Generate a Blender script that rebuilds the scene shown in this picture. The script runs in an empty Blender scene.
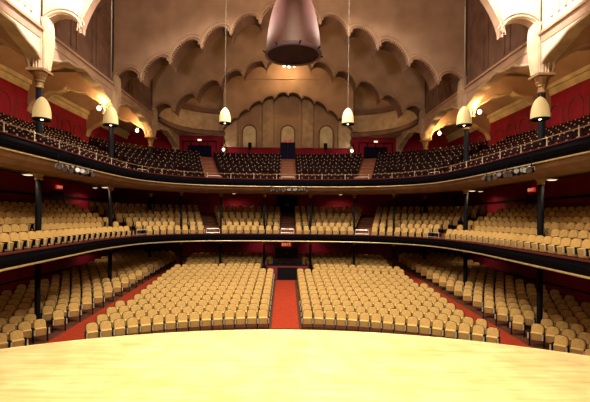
import bpy, math, random
from mathutils import Vector, Matrix
random.seed(7)
PI = math.pi
C = bpy.context.scene.collection
sc = bpy.context.scene

# ---------------------------------------------------------------- camera
FOC, CX, HY, CAMX, EYE = 400.0, 285.0, 217.0, -0.2, 5.5
cd = bpy.data.cameras.new('camera'); cam = bpy.data.objects.new('camera', cd); C.objects.link(cam)
cd.sensor_width = 36.0; cd.lens = FOC / 590.0 * 36.0
cd.shift_x = (295.0 - CX) / 590.0; cd.shift_y = (HY - 201.0) / 590.0
cam.location = (CAMX, 0, EYE)
cam.rotation_euler = (Matrix.Rotation(PI / 2, 3, 'X') @ Matrix.Rotation(math.radians(0.55), 3, 'Z')).to_euler()
cd.clip_end = 200
sc.camera = cam

# ---------------------------------------------------------------- world, exposure
w = bpy.data.worlds.new('world'); sc.world = w; w.use_nodes = True
w.node_tree.nodes['Background'].inputs[0].default_value = (0.9, 0.6, 0.4, 1)
w.node_tree.nodes['Background'].inputs[1].default_value = 0.05
sc.view_settings.view_transform = 'Standard'; sc.view_settings.look = 'None'
sc.view_settings.gamma = 1; sc.view_settings.use_curve_mapping = False
sc.view_settings.exposure = -1.35

# ---------------------------------------------------------------- main lamps of the hall, with added fills
def lamp(kind, name, loc, power, col, radius=0.1, rot=None, size=None, spot=None, blend=0.5):
    d = bpy.data.lights.new(name, kind); d.energy = power; d.color = col
    if kind == 'AREA':
        d.shape = 'RECTANGLE'; d.size, d.size_y = size
    else:
        d.shadow_soft_size = radius
    if kind == 'SPOT':
        d.spot_size = math.radians(spot); d.spot_blend = blend
    o = bpy.data.objects.new(name, d); C.objects.link(o); o.location = loc
    if rot: o.rotation_euler = rot
    return o
def aim(o, target):
    o.rotation_euler = (Vector(target) - o.location).to_track_quat('-Z', 'Y').to_euler()
WARM = (1.0, 0.78, 0.48); GOLD = (1.0, 0.66, 0.28); CREAM = (1.0, 0.88, 0.66)
L_STAGE = lamp('AREA', 'stage_lighting', (0, 2.0, 15.5), 3450, (1.0, 0.9, 0.62), size=(14, 2.5))
L_STAGE.data.spread = math.radians(82); aim(L_STAGE, (0, 12.5, 0))
L_HOUSE = lamp('AREA', 'house_lighting', (0, 19.5, 20.5), 6000, CREAM, size=(10, 1.6)); L_HOUSE.data.spread = math.radians(110)
aim(L_HOUSE, (0, 25, 0))
for s in (-1, 1):
    o = lamp('SPOT', 'front_flood', (s * 7.0, 15.0, 17.6), 14000, (1.0, 0.95, 0.82), 0.3, spot=74, blend=0.6)
    aim(o, (s * 10.8, 18.0, 15.3))
    o = lamp('SPOT', 'bell_rim_fill', (s * 9.8, 14.6, 12.6), 60000, (1.0, 0.92, 0.78), 0.2, spot=14, blend=0.5)  # added unseen spot that brightens the bell's edges
    aim(o, (0, 12, 11.6))
    o = lamp('SPOT', 'corner_fill', (s * 7.0, 34.6, 12.0), 500, GOLD, 0.03, spot=120, blend=0.8)  # fill added to brighten the curved corner wall, no fixture there
    aim(o, (s * 9.3, 38.5, 16.5))
# warm crown lights: the bulb cluster's own, and unseen fills added for the ceiling
lamp('POINT', 'crown_light', (0, 14.2, 14.2), 5200, (1.0, 0.84, 0.68), 0.3)  # unseen fill added behind the bell to wash the ceiling tiers
lamp('POINT', 'crown_light', (0, 22.0, 14.9), 1100, GOLD, 0.3)
lamp('POINT', 'crown_light', (0, 29.6, 16.6), 1000, GOLD, 0.2)
lamp('POINT', 'crown_light', (0, 37.0, 19.3), 700, GOLD, 0.15)  # hidden fill added to make the last arch wall glow

# ---------------------------------------------------------------- materials
def mat(name, col, rough=0.7, metal=0.0, noise=None, bump=0.0, emit=None, estr=0.0, spec=0.3, sheen=0.0, col2=None):
    m = bpy.data.materials.new(name); m.use_nodes = True
    nt = m.node_tree; b = nt.nodes['Principled BSDF']
    b.inputs['Base Color'].default_value = (*col, 1); b.inputs['Roughness'].default_value = rough
    b.inputs['Metallic'].default_value = metal
    if 'Specular IOR Level' in b.inputs: b.inputs['Specular IOR Level'].default_value = spec
    if emit: b.inputs['Emission Color'].default_value = (*emit, 1); b.inputs['Emission Strength'].default_value = estr
    if noise:
        tc = nt.nodes.new('ShaderNodeTexCoord'); n = nt.nodes.new('ShaderNodeTexNoise')
        n.inputs['Scale'].default_value = noise; n.inputs['Detail'].default_value = 5
        nt.links.new(tc.outputs['Object'], n.inputs['Vector'])
        r = nt.nodes.new('ShaderNodeValToRGB')
        c2 = col2 or tuple(c * 0.72 for c in col)
        r.color_ramp.elements[0].position = 0.3; r.color_ramp.elements[0].color = (*c2, 1)
        r.color_ramp.elements[1].position = 0.7; r.color_ramp.elements[1].color = (*[min(1, c * 1.08) for c in col], 1)
        nt.links.new(n.outputs['Fac'], r.inputs['Fac']); nt.links.new(r.outputs['Color'], b.inputs['Base Color'])
        if bump:
            bp = nt.nodes.new('ShaderNodeBump'); bp.inputs['Strength'].default_value = bump; bp.inputs['Distance'].default_value = 0.02
            nt.links.new(n.outputs['Fac'], bp.inputs['Height']); nt.links.new(bp.outputs['Normal'], b.inputs['Normal'])
    return m
M = {}
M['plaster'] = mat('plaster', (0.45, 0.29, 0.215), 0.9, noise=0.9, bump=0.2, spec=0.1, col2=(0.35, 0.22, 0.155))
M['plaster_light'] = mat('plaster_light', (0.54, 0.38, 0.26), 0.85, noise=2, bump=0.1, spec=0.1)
M['plaster_cream'] = mat('plaster_cream', (0.74, 0.62, 0.42), 0.85, noise=1.5, spec=0.2)  # pale plaster; floodlight on the bays by the stage is put in this colour
M['plaster_dark'] = mat('plaster_dark', (0.20, 0.11, 0.085), 0.9, noise=1.4, bump=0.2, spec=0.1)  # dark plaster; shade under arches and on upper walls is put in this colour
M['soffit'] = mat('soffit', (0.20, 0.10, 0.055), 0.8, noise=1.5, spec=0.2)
M['wall_red'] = mat('wall_red', (0.28, 0.010, 0.034), 0.8, noise=1.1, spec=0.2)
M['wall_red_trim'] = mat('wall_red_trim', (0.17, 0.02, 0.025), 0.6, noise=4)
M['tan'] = mat('seat_tan', (0.62, 0.40, 0.15), 0.85, noise=14, bump=0.1, spec=0.15, col2=(0.52, 0.315, 0.11))
M['iron'] = mat('iron_black', (0.005, 0.005, 0.009), 0.6, noise=5, spec=0.08)
M['chrome'] = mat('chrome', (0.85, 0.82, 0.76), 0.35, 0.5, noise=30)
M['seat_dark'] = mat('seat_dark', (0.014, 0.003, 0.004), 0.7, noise=10, spec=0.05)
M['brass_cap'] = mat('brass_cap', (0.62, 0.48, 0.36), 0.5, 0.2, noise=20)
M['brass'] = mat('brass', (0.75, 0.5, 0.2), 0.3, 1.0, noise=10)
M['gilt'] = mat('gilt', (0.33, 0.18, 0.075), 0.6, 0.2, noise=8)
M['gold_line'] = mat('gold_line', (0.8, 0.62, 0.34), 0.35, 0.5, noise=8)
M['fascia'] = mat('fascia', (0.003, 0.0025, 0.005), 0.8, noise=3, spec=0.03)
M['velvet'] = mat('velvet_red', (0.09, 0.008, 0.01), 0.9, noise=20)
M['carpet'] = mat('carpet_red', (0.33, 0.04, 0.018), 0.95, noise=9, bump=0.3, spec=0.05)
M['floor_dark'] = mat('floor_dark', (0.10, 0.035, 0.02), 0.85, noise=3, spec=0.1)
M['nosing'] = mat('nosing', (0.35, 0.2, 0.12), 0.7, noise=6)
M['glass_dark'] = mat('lantern_glass', (0.09, 0.07, 0.08), 0.25, noise=5, spec=0.6)
M['cord'] = mat('cord', (0.25, 0.22, 0.2), 0.6, noise=20)
M['step'] = mat('step', (0.22, 0.07, 0.04), 0.85, noise=5)
M['black'] = mat('black', (0.006, 0.005, 0.008), 0.6, noise=6, spec=0.1)
M['navy'] = mat('navy', (0.006, 0.007, 0.035), 0.6, noise=6, spec=0.05)
M['door'] = mat('door_dark', (0.02, 0.012, 0.016), 0.4, noise=4)
M['white'] = mat('white_paint', (0.75, 0.72, 0.65), 0.5, noise=6)
M['bell'] = mat('bell_shade', (0.85, 0.72, 0.42), 0.45, noise=6, emit=(1.0, 0.74, 0.32), estr=0.6)
M['bigbell'] = mat('big_bell', (0.13, 0.045, 0.04), 0.5, 0.1, noise=2, bump=0.05, spec=0.5)
M['bigbell_in'] = mat('big_bell_inside', (0.10, 0.05, 0.08), 0.5, noise=3)
M['bulb'] = mat('bulb', (1, 1, 1), 0.5, noise=3, emit=(1.0, 0.9, 0.68), estr=9)
M['disc'] = mat('downlight_glow', (1, 1, 1), 0.5, noise=3, emit=(1.0, 0.86, 0.6), estr=3.2)
M['exit'] = mat('exit_red', (0.5, 0.02, 0.01), 0.5, noise=3, emit=(1.0, 0.07, 0.02), estr=1.1)
M['exit_letter'] = mat('exit_letter', (0.9, 0.8, 0.7), 0.5, noise=3, emit=(1.0, 0.8, 0.6), estr=1.2)
M['booth_glow'] = mat('booth_lamp', (0.2, 0.01, 0.01), 0.5, noise=3, emit=(1.0, 0.1, 0.08), estr=1.0)
# maple stage boards
m = bpy.data.materials.new('stage_boards'); m.use_nodes = True; nt = m.node_tree; b = nt.nodes['Principled BSDF']
tc = nt.nodes.new('ShaderNodeTexCoord'); mp = nt.nodes.new('ShaderNodeMapping')
mp.inputs['Scale'].default_value = (0.55, 6.0, 1)
n = nt.nodes.new('ShaderNodeTexNoise'); n.inputs['Scale'].default_value = 1.0; n.inputs['Detail'].default_value = 6
n2 = nt.nodes.new('ShaderNodeTexNoise'); n2.inputs['Scale'].default_value = 1.3; n2.inputs['Detail'].default_value = 4
br = nt.nodes.new('ShaderNodeTexBrick'); br.inputs['Scale'].default_value = 1.0
br.inputs['Brick Width'].default_value = 2.4; br.inputs['Row Height'].default_value = 0.085; br.inputs['Mortar Size'].default_value = 0.003
br.inputs['Color1'].default_value = (0.92, 0.80, 0.42, 1); br.inputs['Color2'].default_value = (0.84, 0.70, 0.34, 1); br.inputs['Mortar'].default_value = (0.7, 0.55, 0.25, 1)
nt.links.new(tc.outputs['Object'], mp.inputs['Vector']); nt.links.new(mp.outputs['Vector'], n.inputs['Vector'])
nt.links.new(tc.outputs['Object'], n2.inputs['Vector']); nt.links.new(tc.outputs['Object'], br.inputs['Vector'])
mx = nt.nodes.new('ShaderNodeMixRGB'); mx.blend_type = 'MULTIPLY'; mx.inputs['Fac'].default_value = 0.75
rr = nt.nodes.new('ShaderNodeValToRGB'); rr.color_ramp.elements[0].position = 0.35; rr.color_ramp.elements[0].color = (0.66, 0.56, 0.38, 1)
rr.color_ramp.elements[1].position = 0.62; rr.color_ramp.elements[1].color = (1, 1, 1, 1)
ad = nt.nodes.new('ShaderNodeMixRGB'); ad.inputs['Fac'].default_value = 0.5
nt.links.new(n.outputs['Fac'], ad.inputs[1]); nt.links.new(n2.outputs['Fac'], ad.inputs[2])
nt.links.new(ad.outputs[0], rr.inputs['Fac']); nt.links.new(br.outputs['Color'], mx.inputs[1]); nt.links.new(rr.outputs['Color'], mx.inputs[2])
nt.links.new(mx.outputs[0], b.inputs['Base Color']); b.inputs['Roughness'].default_value = 0.5
M['stage'] = m

# ---------------------------------------------------------------- mesh builder
class MB:
    def __init__(s): s.v = []; s.f = []; s.mi = []
    def add(s, vs, fs, mi=0):
        k = len(s.v); s.v += [tuple(v) for v in vs]; s.f += [tuple(k + i for i in f) for f in fs]; s.mi += [mi] * len(fs)
    def box(s, x0, x1, y0, y1, z0, z1, mi=0, mtx=None):
        vs = [Vector((x, y, z)) for z in (z0, z1) for x, y in ((x0, y0), (x1, y0), (x1, y1), (x0, y1))]
        if mtx is not None: vs = [mtx @ v for v in vs]
        s.add(vs, [(3, 2, 1, 0), (4, 5, 6, 7), (0, 1, 5, 4), (1, 2, 6, 5), (2, 3, 7, 6), (3, 0, 4, 7)], mi)
    def bbox(s, x0, x1, y0, y1, z0, z1, b, mi=0, mtx=None):
        """box with chamfered vertical edges"""
        p = [(x0 + b, y0), (x1 - b, y0), (x1, y0 + b), (x1, y1 - b), (x1 - b, y1), (x0 + b, y1), (x0, y1 - b), (x0, y0 + b)]
        s.prism(p, z0, z1, mi, mtx)
    def prism(s, p, z0, z1, mi=0, mtx=None):
        n = len(p)
        vs = [Vector((x, y, z0)) for x, y in p] + [Vector((x, y, z1)) for x, y in p]
        if mtx is not None: vs = [mtx @ v for v in vs]
        s.add(vs, [tuple(range(n - 1, -1, -1)), tuple(range(n, 2 * n))] + [(i, (i + 1) % n, n + (i + 1) % n, n + i) for i in range(n)], mi)
    def tube(s, pts, r, seg=8, mi=0, caps=True):
        pts = [Vector(p) for p in pts]; rings = []; k = len(s.v); vs = []
        for i, p in enumerate(pts):
            t = (pts[min(i + 1, len(pts) - 1)] - pts[max(i - 1, 0)]).normalized()
            u = t.cross(Vector((0, 0, 1)))
            if u.length < 1e-3: u = Vector((1, 0, 0))
            u.normalize(); v = t.cross(u)
            rr = r[i] if isinstance(r, (list, tuple)) else r
            for j in range(seg):
                a = 2 * PI * j / seg; vs.append(p + (u * math.cos(a) + v * math.sin(a)) * rr)
        fs = []
        for i in range(len(pts) - 1):
            for j in range(seg):
                a, b2 = i * seg + j, i * seg + (j + 1) % seg
                fs.append((a, b2, b2 + seg, a + seg))
        if caps: fs += [tuple(range(seg - 1, -1, -1)), tuple(range((len(pts) - 1) * seg, len(pts) * seg))]
        s.add(vs, fs, mi)
    def lathe(s, prof, seg=24, mi=0, cx=0, cy=0, caps=False):
        vs = []
        for r, z in prof:
            for j in range(seg):
                a = 2 * PI * j / seg; vs.append((cx + r * math.cos(a), cy + r * math.sin(a), z))
        fs = [(i * seg + j, i * seg + (j + 1) % seg, (i + 1) * seg + (j + 1) % seg, (i + 1) * seg + j) for i in range(len(prof) - 1) for j in range(seg)]
        if caps: fs += [tuple(range(seg - 1, -1, -1)), tuple(range((len(prof) - 1) * seg, len(prof) * seg))]
        s.add(vs, fs, mi)
    def grid(s, rows, mi=0):
        n = len(rows[0]); vs = [p for r in rows for p in r]
        s.add(vs, [(i * n + j, i * n + j + 1, (i + 1) * n + j + 1, (i + 1) * n + j) for i in range(len(rows) - 1) for j in range(n - 1)], mi)
    def mesh(s, name, mats, smooth=False):
        me = bpy.data.meshes.new(name); me.from_pydata(s.v, [], s.f)
        for mm in (mats if isinstance(mats, (list, tuple)) else [mats]): me.materials.append(mm)
        if any(s.mi): me.polygons.foreach_set('material_index', s.mi)
        if smooth: me.polygons.foreach_set('use_smooth', [True] * len(me.polygons))
        me.update(); return me
    def build(s, name, mats, parent=None, smooth=False, loc=None, rz=None):
        o = bpy.data.objects.new(name, s.mesh(name, mats, smooth)); C.objects.link(o)
        if parent: o.parent = parent
        if loc: o.location = loc
        if rz is not None: o.rotation_euler.z = rz
        return o
def tag(o, label=None, cat=None, group=None, kind=None):
    if label: o['label'] = label
    if cat: o['category'] = cat
    if group: o['group'] = group
    if kind: o['kind'] = kind
    return o
def struct(o, label=None):
    o['kind'] = 'structure'
    if label: o['label'] = label
    return o
def empty(name, loc, rz=0):
    o = bpy.data.objects.new(name, None); C.objects.link(o); o.location = loc; o.rotation_euler.z = rz
    o.empty_display_size = 0.2; return o
def SIDE(s): return 'left' if s < 0 else 'right'
def nth(k):
    return '%d%s' % (k, 'th' if 10 <= k % 100 <= 20 else {1: 'st', 2: 'nd', 3: 'rd'}.get(k % 10, 'th'))

# ---------------------------------------------------------------- dimensions
XW, XG, XB = 16.5, 15.2, 11.3        # outer wall, ground floor wall, arcade line
YB, YC, YG = 41.0, 40.2, 38.2        # rear walls: corners, centre, under the balcony
TOP = 22.5
COLD = [18.0, 25.45, 32.9]

# horseshoe line of the two balcony fronts (left half, centre to side), mirrored
half = [(0, 30.8), (2.5, 30.75), (4.8, 30.45), (6.8, 29.75), (8.4, 28.5), (9.5, 26.8), (10.0, 24.8), (10.2, 22.0), (10.2, 18.0), (10.2, 13.0), (10.2, 8.5)]
def catmull(P, n=10):
    out = []
    for i in range(len(P) - 1):
        p0, p1, p2, p3 = P[max(i - 1, 0)], P[i], P[i + 1], P[min(i + 2, len(P) - 1)]
        if i == 0: p0 = (-P[1][0], P[1][1])
        for k in range(n):
            t = k / n
            out.append(tuple(0.5 * (2 * b + (c - a) * t + (2 * a - 5 * b + 4 * c - d) * t * t + (3 * b - a - 3 * c + d) * t ** 3) for a, b, c, d in zip(p0, p1, p2, p3)))
    out.append(P[-1]); return out
hc = catmull(half, 8)
def make_curve(lean):
    fr = [(-x, y) for x, y in reversed(hc)] + hc[1:]               # from left side round to right side
    fr = [(x - math.copysign(max(0, 21 - y) * lean, x), y) for x, y in fr]
    nn = []
    for i in range(len(fr)):
        a, b_ = fr[max(i - 1, 0)], fr[min(i + 1, len(fr) - 1)]
        t = Vector((b_[0] - a[0], b_[1] - a[1])).normalized(); nn.append(Vector((-t.y, t.x)))   # outwards
    return fr, nn
LOW, HIGH = make_curve(0.075), make_curve(0.0)                      # the lower front closes in a little towards the stage
front, nrm = HIGH
NF = len(front)
def use(cv):
    global front, nrm
    front, nrm = cv
def off(i, d): return (front[i][0] + nrm[i].x * d, front[i][1] + nrm[i].y * d)
def sweep(mb, prof, mi=0, closed=False):
    """prof: list of (offset, z); sweep round the horseshoe"""
    pr = prof + ([prof[0]] if closed else [])
    mb.grid([[(*off(i, d), z) for i in range(NF)] for d, z in pr], mi)

# ---------------------------------------------------------------- stage
def stage_edge(R=18.2, cy=-3.0):
    return [(R * math.sin(a), cy + R * math.cos(a)) for a in [math.radians(-52 + 104 * i / 64) for i in range(65)]]
mb = MB()
e = stage_edge()
pts = e + [(14.4, -8), (-14.4, -8)]
pts = [(p[0], p[1]) for p in reversed(pts)]
n_ = len(pts)
mb.add([(x, y, 1.2) for x, y in pts], [tuple(range(n_))])
mb.add([(x, y, 1.2) for x, y in pts] + [(x, y, -0.1) for x, y in pts], [(i, (i + 1) % n_, n_ + (i + 1) % n_, n_ + i) for i in range(n_)], 1)
st = mb.build('stage_floor', [M['stage'], M['floor_dark']]); struct(st, 'pale maple stage floor with a curved front edge')
mb = MB(); mb.tube([(x, y, 1.19) for x, y in e], 0.035, 8)
struct(mb.build('trim_1', M['stage']))

# ---------------------------------------------------------------- main floor
RC = 5.8
def hfl(x, y):
    R = math.hypot(x, y - RC); return max(0.0, 0.085 * (R - 13.8)) if y > RC else 0.0
mb = MB()
rows = []
for j in range(60):
    y = -9 + (YG + 0.5 + 9) * j / 59
    rows.append([(x, y, hfl(x, y)) for x in [(-XG - .5) + (2 * XG + 1) * i / 48 for i in range(49)]])
mb.grid(rows)
struct(mb.build('floor', M['floor_dark'], smooth=True), 'raked main floor under the seats')
def strip(name, f0, f1, y0, y1, m, lift=0.012, n=60):
    mb = MB(); rows = []
    for j in range(n + 1):
        y = y0 + (y1 - y0) * j / n; a, c = f0(y), f1(y)
        rows.append([(a + (c - a) * i / 4, y, hfl(a + (c - a) * i / 4, y) + lift) for i in range(5)])
    mb.grid(rows); return mb.build(name, m, smooth=True)
tag(strip('aisle_carpet', lambda y: -0.82, lambda y: 0.54, 14.0, 29.4, M['carpet']), 'red carpet runner down the centre aisle of the main floor', 'carpet')
def sx(y): return 8.95 - 0.035 * (y - 17)          # inner edge of side aisles
tag(strip('aisle_carpet', lambda y: -sx(y) - 1.25, lambda y: -sx(y), 11.0, 35.5, M['carpet']), 'red carpet in the left side aisle of the main floor', 'carpet')
tag(strip('aisle_carpet', lambda y: sx(y), lambda y: sx(y) + 1.25, 11.0, 35.5, M['carpet']), 'red carpet in the right side aisle of the main floor', 'carpet')

# ---------------------------------------------------------------- shell walls
def wall(name, x0, x1, y0, y1, z0, z1, m, label=None):
    mb = MB(); mb.box(x0, x1, y0, y1, z0, z1); return struct(mb.build(name, m), label)
for s in (-1, 1):
    S = SIDE(s)
    a, b_ = sorted((s * XG, s * (XG + 0.3))); wall('wall_%s_ground' % S, a, b_, -8.5, YG, -0.1, 3.6, M['wall_red'], 'dark red wall under the %s balcony' % S)
    a, b_ = sorted((s * XW, s * (XW + 0.3))); wall('wall_' + S, a, b_, -8.5, YB, 3.3, 13.45, M['wall_red'], 'dark red %s wall of the galleries' % S)
    mb = MB()
    for k, (o, z0, z1) in enumerate(((-.05, 13.3, 13.42), (-0.1, 13.42, 13.7), (-0.25, 13.7, 13.95))):
        a, b_ = sorted((s * (XW + 0.3), s * (XW - 0.02 + o))); mb.box(a, b_, -8.5, YB, z0, z1)
    struct(mb.build('trim_%d' % (2 if s < 0 else 3), M['plaster_cream']), 'pale cornice along the top of the %s red wall' % S)
    # dado rails
    mb = MB()
    a, b_ = sorted((s * (XW - 0.06), s * XW)); mb.box(a, b_, -8, YB, 6.75, 6.9)
    a, b_ = sorted((s * (XG - 0.06), s * XG)); mb.box(a, b_, -8, YG, 2.55, 2.66); mb.box(a, b_, -8, YG, 1.75, 1.83)
    struct(mb.build('trim_%d' % (4 if s < 0 else 5), M['black']))
wall('wall_back_ground', -XG - .3, XG + .3, YG, YG + .3, -0.1, 3.95, M['wall_red'], 'red rear wall under the balcony')
wall('wall_back_middle', -XW - .3, XW + .3, 39.4, 39.7, 3.3, 8.6, M['wall_red'], 'red rear wall behind the middle balcony')
wall('wall_back', -XW - .3, XW + .3, YB, YB + .3, 8.0, 14.9, M['wall_red'], 'red rear wall of the upper gallery')
wall('wall_stage', -XW - .3, XW + .3, -8.9, -8.5, -0.1, TOP, M['plaster_cream'], 'wall behind the stage')
wall('ceiling', -XB - .4, XB + .4, -8.9, YB + .3, TOP, TOP + .3, M['plaster'], 'flat top of the hall ceiling')

# centre rear wall: red dado, beige fluted wall with arched niches
mb = MB(); mb.box(-6.4, 6.4, YC, YC + .3, 9.0, 12.45); struct(mb.build('wall_back_dado', M['wall_red'], None), 'red strip behind the last gallery row')
mb = MB(); mb.box(-6.4, 6.4, YC + .05, YC + .3, 12.45, 19.5); cw = struct(mb.build('wall_back_centre', M['plaster']), 'beige rear wall with niches above the gallery')
NX = [(-3.85, 0.7), (0.0, 0.7), (3.85, 0.7)]
mb = MB()
for x0, x1 in ((-6.4, -5.0), (-2.6, -1.4), (1.4, 2.6), (5.0, 6.4)):
    mb.bbox(x0 + .04, x1 - .04, YC - .22, YC + .06, 12.45, 18.3, 0.06)
for x in (-2.78, -1.2, 1.2, 2.78, -4.85, 4.85): mb.box(x - .05, x + .05, YC - .12, YC + .06, 12.45, 18.3)
struct(mb.build('trim_6', M['plaster_light']), 'tall flat pilasters on the beige rear wall')
for i, (nx, hw) in enumerate(NX):
    mb = MB()
    arc = [(nx - hw, 12.5)] + [(nx + hw * math.cos(a), 14.0 + hw * math.sin(a)) for a in [PI - PI * k / 14 for k in range(15)]] + [(nx + hw, 12.5)]
    n_ = len(arc)
    mb.add([(x, YC - .02, z) for x, z in arc], [tuple(range(n_))], 0)
    mb.tube([(x, YC - .04, z) for x, z in arc], 0.07, 6, 1)
    tag(mb.build('arched_niche', [M['plaster_cream'], M['plaster_dark']]), 'pale round-headed blind niche in the rear wall, %s of three' % ('leftmost', 'middle', 'rightmost')[i], 'niche', 'niches in the rear wall')

# ---------------------------------------------------------------- scalloped ceiling tiers
def lobes(cusps, h):
    """cusps: (x, z) list from left to right -> polyline of semicircular lobes"""
    out = []
    for (x0, z0), (x1, z1) in zip(cusps, cusps[1:]):
        for k in range(13):
            t = k / 12
            u = 0.5 - 0.5 * math.cos(PI * t)
            out.append((x0 + (x1 - x0) * u, z0 + (z1 - z0) * u + h * abs(x1 - x0) / 1.85 * math.sin(PI * t)))
    return out
def mirror(c):                                                      # c from centre outwards (x>=0)
    return [(-x, z) for x, z in reversed(c)] + [p for p in c if p[0] > 0]
def tier(name, y, th, cusps, h, ztop, m_face, m_in, label, tooth=True, xlim=XB):
    L = lobes(cusps, h); mb = MB(); n = len(L)
    mb.grid([[(x, y, z) for x, z in L], [(x, y, ztop) for x, z in L]], 0)
    mb.grid([[(x, y + th, z) for x, z in L], [(x, y + th, ztop) for x, z in L]], 0)
    mb.grid([[(x, y, z) for x, z in L], [(x, y + th, z) for x, z in L]], 1)  # underside, with the shade below the lobes put into its darker tone
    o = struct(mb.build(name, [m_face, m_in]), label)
    # raised double moulding round each lobe
    mb = MB()
    for i in range(len(cusps) - 1):
        seg = L[i * 13:(i + 1) * 13]; cx = (seg[0][0] + seg[-1][0]) / 2; cz = (seg[0][1] + seg[-1][1]) / 2
        for rr, g in ((0.06, 0.09), (0.035, 0.24)):
            pl = []
            for x, z in seg:
                d = Vector((x - cx, z - cz)); d.normalize()
                if g > .2 and seg.index((x, z)) in (0, 12): continue
                pl.append((x + d.x * g * (0 if (x, z) in (seg[0], seg[-1]) else 1), y - .01, z + d.y * g))
            mb.tube(pl, rr, 6, 0)
        if tooth:
            for k in range(1, 24):
                t = k / 24; j = t * 12; a = int(j); f = j - a
                x = seg[a][0] * (1 - f) + seg[min(a + 1, 12)][0] * f; z = seg[a][1] * (1 - f) + seg[min(a + 1, 12)][1] * f
                d = Vector((cx - x, cz - z)).normalized() * .06
                mb.box(x + d.x - .035, x + d.x + .035, y - .02, y + .2, z + d.y - .035, z + d.y + .035, 0)
    t = mb.build('moulding', M['plaster'], None); t.parent = o
    return o
P12 = [(0, 18.35), (1.9, 17.8), (3.75, 17.05), (5.6, 16.2), (7.6, 15.15), (9.45, 14.05), (11.2, 13.85)]
P0 = [(0, 20.3), (2.0, 19.8), (4.2, 18.9), (6.2, 17.6), (7.95, 15.9), (9.5, 13.75), (11.2, 13.75)]
P3 = [(0, 17.2), (1.27, 16.9), (2.5, 16.5), (3.8, 15.75), (4.85, 15.0), (5.6, 14.5), (6.3, 13.9)]
tier('ceiling_arch_front', 18.0, 0.45, mirror(P0), 0.85, TOP, M['plaster_cream'], M['plaster'], 'nearest scalloped arch wall of the ceiling', tooth=False)  # cream face has the floodlight painted into its colour
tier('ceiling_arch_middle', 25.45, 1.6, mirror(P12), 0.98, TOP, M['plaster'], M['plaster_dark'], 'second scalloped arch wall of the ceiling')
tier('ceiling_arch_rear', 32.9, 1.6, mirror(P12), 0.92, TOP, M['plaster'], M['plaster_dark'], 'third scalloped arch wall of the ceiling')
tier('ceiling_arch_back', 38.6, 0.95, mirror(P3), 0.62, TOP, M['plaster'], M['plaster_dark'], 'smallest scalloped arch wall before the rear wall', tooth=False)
mb = MB(); mb.box(-9.0, 9.0, 38.5, 38.6, 18.75, 18.87); struct(mb.build('trim_13', M['plaster']), 'thin moulding across the last arch wall')
for s in (-1, 1):
    for y, m_ in ((18.0, 'plaster_cream'), (25.45, 'plaster_light'), (32.9, 'plaster_light')):  # nearest foot paler, floodlight painted into its tone
        mb = MB()
        P = [(10.93, 14.35), (10.88, 14.05), (10.86, 13.6), (10.87, 13.2), (10.91, 12.8), (10.98, 12.4), (11.04, 12.08)]
        vs = [(s * x, yy, z) for yy in (y - .12, y + .4) for x, z in P] + [(s * (x + .27), yy, z) for yy in (y - .12, y + .4) for x, z in P]
        n = len(P); fs = []
        for i in range(n - 1):
            fs += [(i, i + 1, n + i + 1, n + i), (i, i + 1, 2 * n + i + 1, 2 * n + i), (n + i, n + i + 1, 3 * n + i + 1, 3 * n + i)]
        mb.add(vs, fs); struct(mb.build('arch_springer', M[m_]), 'curved foot of the ceiling arch on the %s post' % SIDE(s))
# nave side walls above the arcade beam with blind arches
for s in (-1, 1):
    S = SIDE(s); mb = MB()
    a, b_ = sorted((s * XB, s * (XB + 0.35)))
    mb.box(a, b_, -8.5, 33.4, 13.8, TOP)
    wl = struct(mb.build('wall_upper_' + S, M['plaster_dark']), 'shaded upper side wall above the %s arcade' % S)  # shade between the tiers is painted into the dark tone
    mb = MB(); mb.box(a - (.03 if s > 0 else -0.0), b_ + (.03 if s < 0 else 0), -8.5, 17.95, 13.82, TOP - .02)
    struct(mb.build('wall_near_' + S, M['plaster_cream']), 'floodlit upper wall beside the stage, %s' % S)  # same wall as farther back, floodlight put into its paler tone
    mb = MB()
    xx = s * (XB - .03)
    for (y0, y1) in ((18.6, 25.3), (26.2, 32.7)):
        k3 = (y1 - y0) / 3
        for k in range(3):
            yc = y0 + k3 * (k + .5); hw = k3 * .38
            pl = [(xx, yc - hw, 14.2)] + [(xx, yc - hw * math.cos(PI * q / 10), 17.0 + hw * math.sin(PI * q / 10)) for q in range(11)] + [(xx, yc + hw, 14.2)]
            mb.tube(pl, 0.06, 6)
    mb.build('blind_arch', M['plaster_dark'], wl)
    mb = MB()
    for y in [17.2 - .42 * k for k in range(26)]:
        xa, xb = sorted((s * (XB - .1), s * XB)); mb.box(xa, xb, y, y + .14, 14.3, 21)
    mb.box(*sorted((s * (XB - .2), s * XB)), -8, 17.8, 16.3, 16.6)
    struct(mb.build('trim_%d' % (7 if s < 0 else 8), M['plaster_cream']), 'fluted floodlit panelling beside the stage, %s' % S)  # floodlight painted into the panelling's pale tone
    # beam
    mb = MB(); a, b_ = sorted((s * (XB - 0.18), s * (XB + 0.4)))
    mb.box(a, b_, -8.5, YB, 13.35, 13.8); a, b_ = sorted((s * (XB - 0.28), s * (XB + 0.45))); mb.box(a, b_, -8.5, 33.2, 13.72, 13.84)
    struct(mb.build('trim_%d' % (9 if s < 0 else 10), M['plaster']), 'long brown beam over the %s arcade' % S)

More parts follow.
